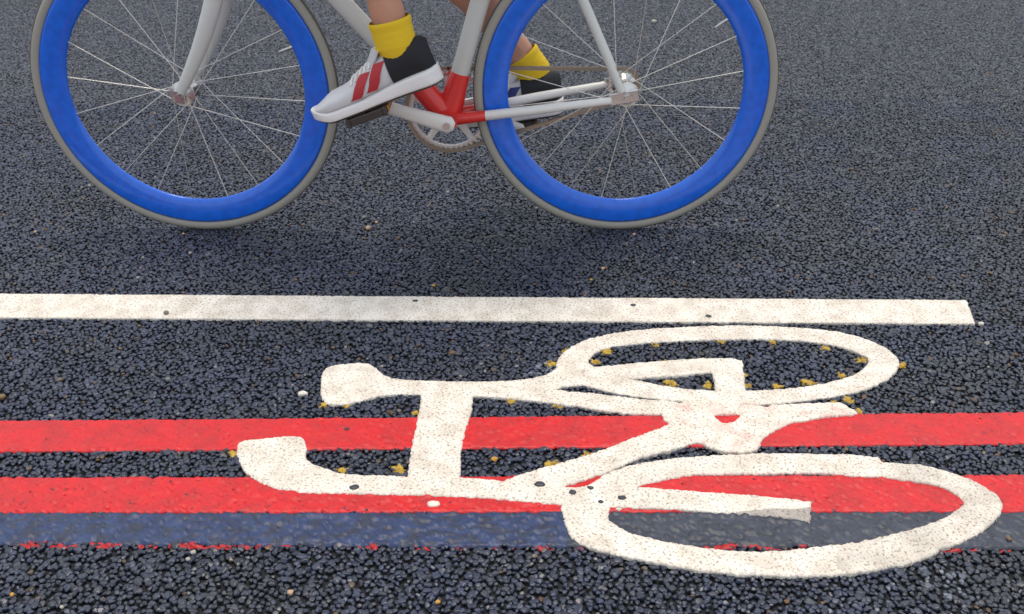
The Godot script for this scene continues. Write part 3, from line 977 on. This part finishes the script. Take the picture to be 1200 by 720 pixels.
# ---------------------------------------------------------------- the rider
func sdf_mesh(bones: Array, cell: float, k: float) -> ArrayMesh:
	# bones: [a, b, ra, rb]; tapered capsules joined by a smooth minimum and meshed as surface nets
	var lo := Vector3(1e9, 1e9, 1e9)
	var hi := -lo
	for b in bones:
		var r: float = maxf(b[2], b[3]) + cell * 3.0
		lo = lo.min(b[0] - Vector3.ONE * r).min(b[1] - Vector3.ONE * r)
		hi = hi.max(b[0] + Vector3.ONE * r).max(b[1] + Vector3.ONE * r)
	var nx := int((hi.x - lo.x) / cell) + 2
	var ny := int((hi.y - lo.y) / cell) + 2
	var nz := int((hi.z - lo.z) / cell) + 2
	var F := PackedFloat32Array()
	F.resize(nx * ny * nz)
	F.fill(1.0)
	for b in bones:
		var a: Vector3 = b[0]
		var ab: Vector3 = b[1] - a
		var l2 := maxf(ab.length_squared(), 1e-9)
		var r: float = maxf(b[2], b[3]) + k + cell * 2.0
		var l: Vector3 = a.min(b[1]) - Vector3.ONE * r
		var h: Vector3 = a.max(b[1]) + Vector3.ONE * r
		var i0 := maxi(int((l.x - lo.x) / cell), 0)
		var i1 := mini(int((h.x - lo.x) / cell) + 1, nx - 1)
		var j0 := maxi(int((l.y - lo.y) / cell), 0)
		var j1 := mini(int((h.y - lo.y) / cell) + 1, ny - 1)
		var k0 := maxi(int((l.z - lo.z) / cell), 0)
		var k1 := mini(int((h.z - lo.z) / cell) + 1, nz - 1)
		for z in range(k0, k1 + 1):
			for y in range(j0, j1 + 1):
				for x in range(i0, i1 + 1):
					var p := lo + Vector3(x, y, z) * cell - a
					var t := clampf(p.dot(ab) / l2, 0.0, 1.0)
					var d := (p - ab * t).length() - lerpf(b[2], b[3], t)
					var q := (z * ny + y) * nx + x
					var e := F[q]
					var hh := maxf(k - absf(e - d), 0.0) / k
					F[q] = minf(e, d) - hh * hh * k * 0.25
	var mb := MB.new()
	var ids := {}
	var dx := [0, 1, nx, nx + 1, nx * ny, nx * ny + 1, nx * ny + nx, nx * ny + nx + 1]
	var off := [Vector3(0, 0, 0), Vector3(1, 0, 0), Vector3(0, 1, 0), Vector3(1, 1, 0), Vector3(0, 0, 1), Vector3(1, 0, 1), Vector3(0, 1, 1), Vector3(1, 1, 1)]
	var ed := [[0, 1], [2, 3], [4, 5], [6, 7], [0, 2], [1, 3], [4, 6], [5, 7], [0, 4], [1, 5], [2, 6], [3, 7]]
	for z in nz - 1:
		for y in ny - 1:
			var row := (z * ny + y) * nx
			for x in nx - 1:
				var q := row + x
				if absf(F[q]) > cell * 2.0: continue
				var sum := Vector3.ZERO
				var n := 0
				for e in ed:
					var fa := F[q + dx[e[0]]]
					var fb := F[q + dx[e[1]]]
					if (fa < 0.0) != (fb < 0.0):
						sum += off[e[0]].lerp(off[e[1]], fa / (fa - fb))
						n += 1
				if n > 0: ids[q] = mb.vert(lo + (Vector3(x, y, z) + sum / n) * cell)
	for q in ids:
		var f0 := F[q]
		for ax in 3:
			var step: int = [1, nx, nx * ny][ax]
			var u: int = [nx, nx * ny, 1][ax]
			var w: int = [nx * ny, 1, nx][ax]
			var f1 := F[q + step]
			if (f0 < 0.0) == (f1 < 0.0): continue
			if ids.has(q - u) and ids.has(q - w) and ids.has(q - u - w):
				if f0 < 0.0: mb.quad(ids[q - u - w], ids[q - w], ids[q], ids[q - u])
				else: mb.quad(ids[q - u], ids[q], ids[q - w], ids[q - u - w])
	return mb.mesh()

func knee_of(hip: Vector3, ankle: Vector3, thigh: float, shin: float) -> Vector3:
	var d := Vector2(hip.x - ankle.x, hip.y - ankle.y)
	var l := minf(d.length(), thigh + shin - 0.002)
	var ca := (shin * shin + l * l - thigh * thigh) / (2.0 * shin * l)
	var dir := d.normalized().rotated(acos(clampf(ca, -1, 1)))
	return Vector3(ankle.x + dir.x * shin, ankle.y + dir.y * shin, (hip.z + ankle.z) * 0.5)

func loft(stations: Array, n: int, section: Callable) -> ArrayMesh:
	var rows := []
	for s in stations:
		var row := PackedVector3Array()
		for q in n:
			row.push_back(section.call(s, TAU * q / n))
		rows.push_back(row)
	var mb := MB.new()
	mb.grid(rows)
	mb.cap(rows[0], true)
	mb.cap(rows[rows.size() - 1], false)
	return mb.mesh()

# a trainer in its own axes: x forward to the toe, y up, z outward, origin under the ball of the foot on the sole's underside
func build_shoe(person: Node3D, at: Vector3, pitch: float, side: float, accent: Material) -> void:
	var sh := node("shoe", at, person)
	sh.basis = Basis(Vector3(0, 0, 1), pitch) * Basis(Vector3(0, 1, 0), PI)
	# stations: x, half width, centre line z, height of the top of the upper
	var st := []
	for k in 25:
		var t := k / 24.0
		var x := lerpf(-0.170, 0.110, t)
		var round_end := sqrt(clampf(1.0 - pow(clampf(t / 0.12, 0, 1) - 1.0, 2.0), 0.03, 1.0)) if t < 0.12 else sqrt(clampf(1.0 - pow((t - 0.80) / 0.20, 2.0), 0.02, 1.0)) if t > 0.80 else 1.0
		var hw: float = lerpf(0.037, 0.048, smoothstep(0.30, 0.68, t)) * round_end
		var cz: float = side * 0.008 * sin(PI * t)
		var top: float = lerpf(0.098, 0.050, smoothstep(0.22, 0.80, t)) - 0.018 * smoothstep(0.80, 1.0, t)
		if t < 0.06: top -= 0.012 * (1.0 - t / 0.06)
		st.push_back([x, hw, cz, top, t])
	var sole := loft(st, 28, func(s, a):
		var c := cos(a)
		var sn := sin(a)
		var e := 0.35
		var w: float = s[1] + 0.004
		var toe: float = 0.012 * smoothstep(0.84, 1.0, s[4])
		var thick: float = lerpf(0.034, 0.022, smoothstep(0.1, 0.7, s[4]))
		return Vector3(s[0] * 1.012, toe + thick * 0.5 + signf(sn) * pow(absf(sn), e) * thick * 0.5, s[2] + signf(c) * pow(absf(c), e) * w))
	obj("sole", sole, M.sole, sh)
	var grip := loft(st, 20, func(s, a):
		var toe: float = 0.012 * smoothstep(0.84, 1.0, s[4])
		return Vector3(s[0] * 1.004, toe - 0.0005 + sin(a) * 0.0030, s[2] + cos(a) * (s[1] + 0.001)))
	obj("outsole", grip, M.pedal, sh)
	var upper_at := func(s, a: float, grow: float) -> Vector3:
		var c := cos(a)
		var sn := sin(a)
		var low: float = lerpf(0.028, 0.016, smoothstep(0.1, 0.7, s[4])) + 0.012 * smoothstep(0.84, 1.0, s[4])
		var mid: float = (low + s[3]) * 0.5
		var narrow: float = 1.0 - 0.12 * clampf(sn, 0.0, 1.0) * smoothstep(0.75, 0.2, s[4])
		return Vector3(s[0], mid + signf(sn) * pow(absf(sn), 0.75) * ((s[3] - low) * 0.5 + grow), s[2] + signf(c) * pow(absf(c), 0.75) * (s[1] + grow) * narrow)
	obj("upper", loft(st, 28, func(s, a): return upper_at.call(s, a, 0.0)), M.shoe, sh)
	# heel counter and collar: a dark shell over the rear third
	var rear := []
	for s in st:
		if s[4] <= 0.34: rear.push_back(s)
	obj("heel_counter", loft(rear, 28, func(s, a): return upper_at.call(s, a, 0.0022)), M.shoe_dark, sh)
	obj("tongue", loft([0.0, 0.25, 0.5, 0.75, 1.0], 16, func(t, a): return Vector3(lerpf(-0.034, -0.062, t) + cos(a) * 0.0055 - 0.010 * absf(sin(a)), lerpf(0.070, 0.101, t) + cos(a) * 0.004, sin(a) * lerpf(0.020, 0.030, t))), M.shoe, sh)
	# side stripes
	for e in [-1.0, 1.0]:
		for q in [[9, 0.62, 12, -0.45], [12, 0.75, 15, -0.35]]:
			var rows := []
			for k in 7:
				var f := k / 6.0
				var idx := lerpf(q[0], q[2], f)
				var s0: Array = st[int(idx)]
				var s1: Array = st[int(idx) + 1]
				var s := []
				for w in 5: s.push_back(lerpf(s0[w], s1[w], idx - int(idx)))
				var a := lerpf(q[1], q[3], f)
				var row := PackedVector3Array()
				for b in [[-0.012, 0.0004], [-0.012, 0.0024], [0.012, 0.0024], [0.012, 0.0004]]:
					var p: Vector3 = upper_at.call(s, a if e > 0 else PI - a, b[1])
					row.push_back(p + Vector3(b[0], 0, 0))
				rows.push_back(row)
			var mb := MB.new()
			mb.grid(rows)
			obj("stripe", mb.mesh(), accent, sh)
	# laces across the tongue
	for k in 5:
		var s: Array = st[11 + k]
		var pts := []
		for q in 7:
			pts.push_back(upper_at.call(s, lerpf(0.75, PI - 0.75, q / 6.0), 0.0022))
		obj("lace", tube_mesh(pts, [0.0026], 6), M.sole, sh)

func build_rider() -> void:
	var who := node("person", Vector3(0, -0.0020, BIKE_Z))
	tag(who, "cyclist with bare shins, yellow socks and white trainers pedalling the bicycle", "person")
	var fwd := Vector3(-cos(CRANK_UP), sin(CRANK_UP), 0)
	var hip_mid := Vector3(0.085, 1.005, 0)
	var bones := []
	var ankles := {}
	var knees := {}
	for s in [1.0, -1.0]:
		var ped: Vector3 = BB + fwd * (0.165 * s) + Vector3(0, 0, s * 0.128)
		var pitch := foot_pitch(s)
		var f := Vector3(-cos(pitch), -sin(pitch), 0)
		var u := Vector3(-sin(pitch), cos(pitch), 0)
		var sole_at: Vector3 = ped + u * 0.0125 + f * (0.0 if s > 0 else 0.060)
		build_shoe(who, sole_at, pitch, s, M.shoe_red if s > 0 else M.shoe_blue)
		var ankle: Vector3 = sole_at - f * 0.108 + u * 0.098
		var hip := hip_mid + Vector3(0, 0, s * 0.090)
		var knee := knee_of(hip, ankle, 0.435, 0.425)
		ankles[s] = ankle
		knees[s] = knee
		var shin := (knee - ankle).normalized()
		# foot inside the shoe, ankle, calf, knee, thigh
		bones.append_array([[ankle - u * 0.040 - f * 0.004, sole_at + f * 0.010 + u * 0.034, 0.020, 0.008]])
		bones.append_array([[ankle - u * 0.02, ankle + shin * 0.06, 0.024, 0.028], [ankle + shin * 0.06, ankle + shin * 0.27, 0.029, 0.050]])
		bones.append_array([[ankle + shin * 0.20 + Vector3(0.020, 0, 0), ankle + shin * 0.30 + Vector3(0.022, 0, 0), 0.036, 0.042]])
		bones.append_array([[ankle + shin * 0.27, knee, 0.050, 0.052], [knee, hip, 0.056, 0.085]])
		# sock: a ribbed band above the shoe's collar
		var rows := []
		var foot_axis := shin
		var side := Vector3.BACK
		var other := foot_axis.cross(side)
		for k in 19:
			var t := k / 18.0
			var p: Vector3 = ankle + foot_axis * lerpf(-0.030, 0.050, t)
			var r := lerpf(0.0310, 0.0375, smoothstep(0.0, 0.4, t)) + (0.0016 if t > 0.86 else 0.0) + 0.0006 * sin(t * 40.0)
			if k == 18: r -= 0.003
			var row := PackedVector3Array()
			for q in 48:
				var a := TAU * q / 48
				var rr := r + (0.0007 if q % 2 == 0 else 0.0)
				row.push_back(p + side * cos(a) * rr * 0.93 + other * sin(a) * rr * 1.12)
			rows.push_back(row)
		var mb := MB.new()
		mb.grid(rows)
		obj("sock", mb.mesh(), M.sock, who)
	# trunk, arms, head: leaning forward over the bars
	var waist := Vector3(0.005, 1.14, 0)
	var chest := Vector3(-0.165, 1.33, 0)
	var neck := Vector3(-0.275, 1.475, 0)
	var head := Vector3(-0.355, 1.615, 0)
	var torso := [[hip_mid + Vector3(0, 0, -0.07), hip_mid + Vector3(0, 0, 0.07), 0.098, 0.098], [hip_mid + Vector3(0, 0.03, 0), waist, 0.112, 0.105], [waist, chest, 0.110, 0.125], [chest + Vector3(0, 0, -0.07), chest + Vector3(0, 0, 0.07), 0.100, 0.100], [Vector3(-0.235, 1.415, -0.125), Vector3(-0.235, 1.415, 0.125), 0.060, 0.060]]
	bones.append_array(torso)
	bones.append_array([[Vector3(-0.23, 1.42, 0), neck + Vector3(-0.02, 0.04, 0), 0.062, 0.055]])
	var sleeves := []
	var hands := {1.0: [], -1.0: []}
	for s in [1.0, -1.0]:
		var sh := Vector3(-0.24, 1.40, s * 0.175)
		var wrist := Vector3(-0.535, 0.945, s * 0.215)
		var elbow := (sh + wrist) * 0.5 + Vector3(0.06, -0.06, s * 0.035)
		bones.append_array([[sh, elbow, 0.050, 0.039], [elbow, wrist, 0.040, 0.027]])
		sleeves.append_array([[sh, sh.lerp(elbow, 0.62), 0.062, 0.055]])
		var grip := Vector3(-0.5865, 0.881, s * 0.215)
		bones.append_array([[wrist, wrist.lerp(grip, 0.75) + Vector3(0, 0.020, 0), 0.028, 0.030]])
		for q in 4:
			var z: float = s * (0.215 + (q - 1.5) * 0.0205)
			var l: float = [0.92, 1.0, 0.95, 0.8][q]
			var knuckle := Vector3(-0.5865 - 0.004, 0.881 + 0.034, z)
			var tip1 := knuckle + Vector3(-0.030 * l, -0.020, 0)
			var tip2 := tip1 + Vector3(0.004, -0.026 * l, 0)
			var tip3 := tip2 + Vector3(0.024 * l, -0.008, 0)
			hands[s].append_array([[wrist.lerp(knuckle, 0.6), knuckle, 0.013, 0.0105], [knuckle, tip1, 0.0105, 0.0095], [tip1, tip2, 0.0095, 0.009], [tip2, tip3, 0.009, 0.0075]])
		hands[s].append_array([[wrist.lerp(grip, 0.5) + Vector3(0, 0.01, -s * 0.02), Vector3(-0.575, 0.893, s * 0.165), 0.014, 0.011], [Vector3(-0.575, 0.893, s * 0.165), Vector3(-0.600, 0.868, s * 0.168), 0.010, 0.008]])
	# head with brow, nose, jaw and ears
	var hb := [[head + Vector3(0.015, 0.035, -0.012), head + Vector3(0.015, 0.035, 0.012), 0.083, 0.083], [head + Vector3(-0.02, 0.0, 0), head + Vector3(-0.045, -0.075, 0), 0.062, 0.040], [head + Vector3(-0.085, 0.005, 0), head + Vector3(-0.105, -0.028, 0), 0.010, 0.015], [neck, head + Vector3(0.01, -0.02, 0), 0.054, 0.056]]
	for s in [1.0, -1.0]:
		hb.append_array([[head + Vector3(0.012, 0.008, s * 0.084), head + Vector3(0.008, -0.028, s * 0.080), 0.014, 0.010], [head + Vector3(-0.078, 0.026, s * 0.015), head + Vector3(-0.070, 0.024, s * 0.044), 0.010, 0.008]])
	obj("body", sdf_mesh(bones, 0.0125, 0.030), M.skin, who)
	var hd := obj("head", sdf_mesh(hb, 0.005, 0.014), M.skin, who)
	for s in [1.0, -1.0]:
		obj("eye", tube_mesh([head + Vector3(-0.080, 0.006, s * 0.031), head + Vector3(-0.0835, 0.006, s * 0.031)], [0.009, 0.006], 10), M.lens, hd)
	obj("mouth", tube_mesh([head + Vector3(-0.081, -0.058, -0.022), head + Vector3(-0.0885, -0.060, 0), head + Vector3(-0.081, -0.058, 0.022)], [0.004, 0.006, 0.004], 8), M.shoe_red, hd)
	for s in [1.0, -1.0]: obj("hand", sdf_mesh(hands[s], 0.0045, 0.006), M.skin, who)
	obj("hair", sdf_mesh([[head + Vector3(0.030, 0.055, -0.014), head + Vector3(0.030, 0.055, 0.014), 0.082, 0.082], [head + Vector3(-0.030, 0.090, -0.02), head + Vector3(-0.030, 0.090, 0.02), 0.045, 0.045], [head + Vector3(0.060, -0.005, -0.03), head + Vector3(0.060, -0.005, 0.03), 0.052, 0.052]], 0.007, 0.02), M.hair, who)
	# clothes
	var sb := [[hip_mid + Vector3(0, 0, -0.07), hip_mid + Vector3(0, 0, 0.07), 0.112, 0.112], [hip_mid, waist, 0.118, 0.112]]
	for s in [1.0, -1.0]:
		var hip := hip_mid + Vector3(0, 0, s * 0.090)
		sb.push_back([hip, hip.lerp(knees[s], 0.78), 0.100, 0.078])
	obj("shorts", sdf_mesh(sb, 0.014, 0.03), M.shorts, who)
	var tb := []
	for b in torso.slice(1): tb.push_back([b[0], b[1], b[2] + 0.012, b[3] + 0.012])
	tb.append_array(sleeves)
	obj("shirt", sdf_mesh(tb, 0.014, 0.03), M.shirt, who)

# ---------------------------------------------------------------- loose grit
func build_litter() -> void:
	var shapes := [stone_mesh(301), stone_mesh(302), stone_mesh(303), stone_mesh(304)]
	var tan := mat(lin(0.50, 0.33, 0.21), 0.8)
	var pale := mat(lin(0.40, 0.37, 0.32), 0.8)
	var brown := mat(lin(0.20, 0.12, 0.05), 0.7)
	var orange := mat(lin(0.55, 0.28, 0.05), 0.8)
	var grey := mat(lin(0.20, 0.19, 0.17), 0.8)
	# pixel, radius, material, how high its ground is, label
	var bits := [
		[431, 268, 0.0095, tan, 0, "large tan stone chip on asphalt below the bicycle's cranks"],
		[441, 261, 0.0058, tan, 0, "smaller tan chip just behind the large tan stone chip"],
		[41, 272, 0.0055, tan, 0, "small tan chip on asphalt beyond the front wheel"],
		[215, 274, 0.0042, tan, 0, "tiny tan chip by the front tyre's contact point"],
		[223, 297, 0.0050, pale, 0, "pale chip on asphalt in front of the front tyre"],
		[167, 302, 0.0045, pale, 0, "small pale chip between the front wheel and the lane line"],
		[347, 329, 0.0055, brown, 0, "brown chip on asphalt near the lane line"],
		[508, 335, 0.0052, orange, 0, "orange chip just behind the lane line"],
		[707, 315, 0.0070, tan, 0, "tan chip between the rear wheel and the lane line"],
		[693, 328, 0.0048, orange, 0, "small orange chip beside the tan chip near the lane line"],
		[743, 275, 0.0050, tan, 0, "small tan chip in front of the rear tyre"],
		[813, 308, 0.0045, pale, 0, "tiny pale chip on asphalt to the rear tyre's side"],
		[1162, 321, 0.0048, brown, 0, "small brown chip on asphalt past the lane line's end"],
		[195, 369, 0.0075, grey, 0.0035, "grey-brown pebble resting on the edge of the white lane line"],
		[3, 466, 0.0085, brown, 0, "rounded brown pebble on asphalt between the lane line and the red line"],
		[579, 539, 0.0070, orange, 0, "curled orange flake on the asphalt between the red lines"],
		[340, 695, 0.0062, tan, 0, "pale tan chip among bare aggregate below the blue band"],
		[226, 648, 0.0056, pale, 0, "cream chip just off the blue band's lower edge"],
		[220, 656, 0.0044, pale, 0, "smaller cream chip below the cream chip at the blue band's edge"],
		[14, 697, 0.0042, orange, 0, "orange flake among bare aggregate near the blue band's far end"],
		[72, 712, 0.0042, pale, 0, "small pale chip deep among the bare aggregate"],
		[513, 706, 0.0050, orange, 0, "orange flake among bare aggregate below the symbol's handlebar"],
		[1183, 633, 0.0050, brown, 0.001, "small brown crumb on the blue band past the lower painted wheel"],
		[767, 26, 0.016, pale, 0, "pale flat chip far behind the bicycle's rear wheel"],
	]
	for b in bits:
		var p := G(b[0], b[1])
		var o := obj("grit_chip", shapes[rng.randi() % 4], b[3])
		var r: float = b[2]
		var y: float = maxf(stone_top(p.x, p.y), -0.001) if b[4] == 0 else b[4]
		o.transform = Transform3D(Basis(Vector3.UP, rng.randf() * TAU) * Basis.from_scale(Vector3(r, r * 0.62, r * 0.8)), Vector3(p.x, y + r * 0.28, p.y))
		tag(o, b[5], "stone chip", "loose grit on the road")
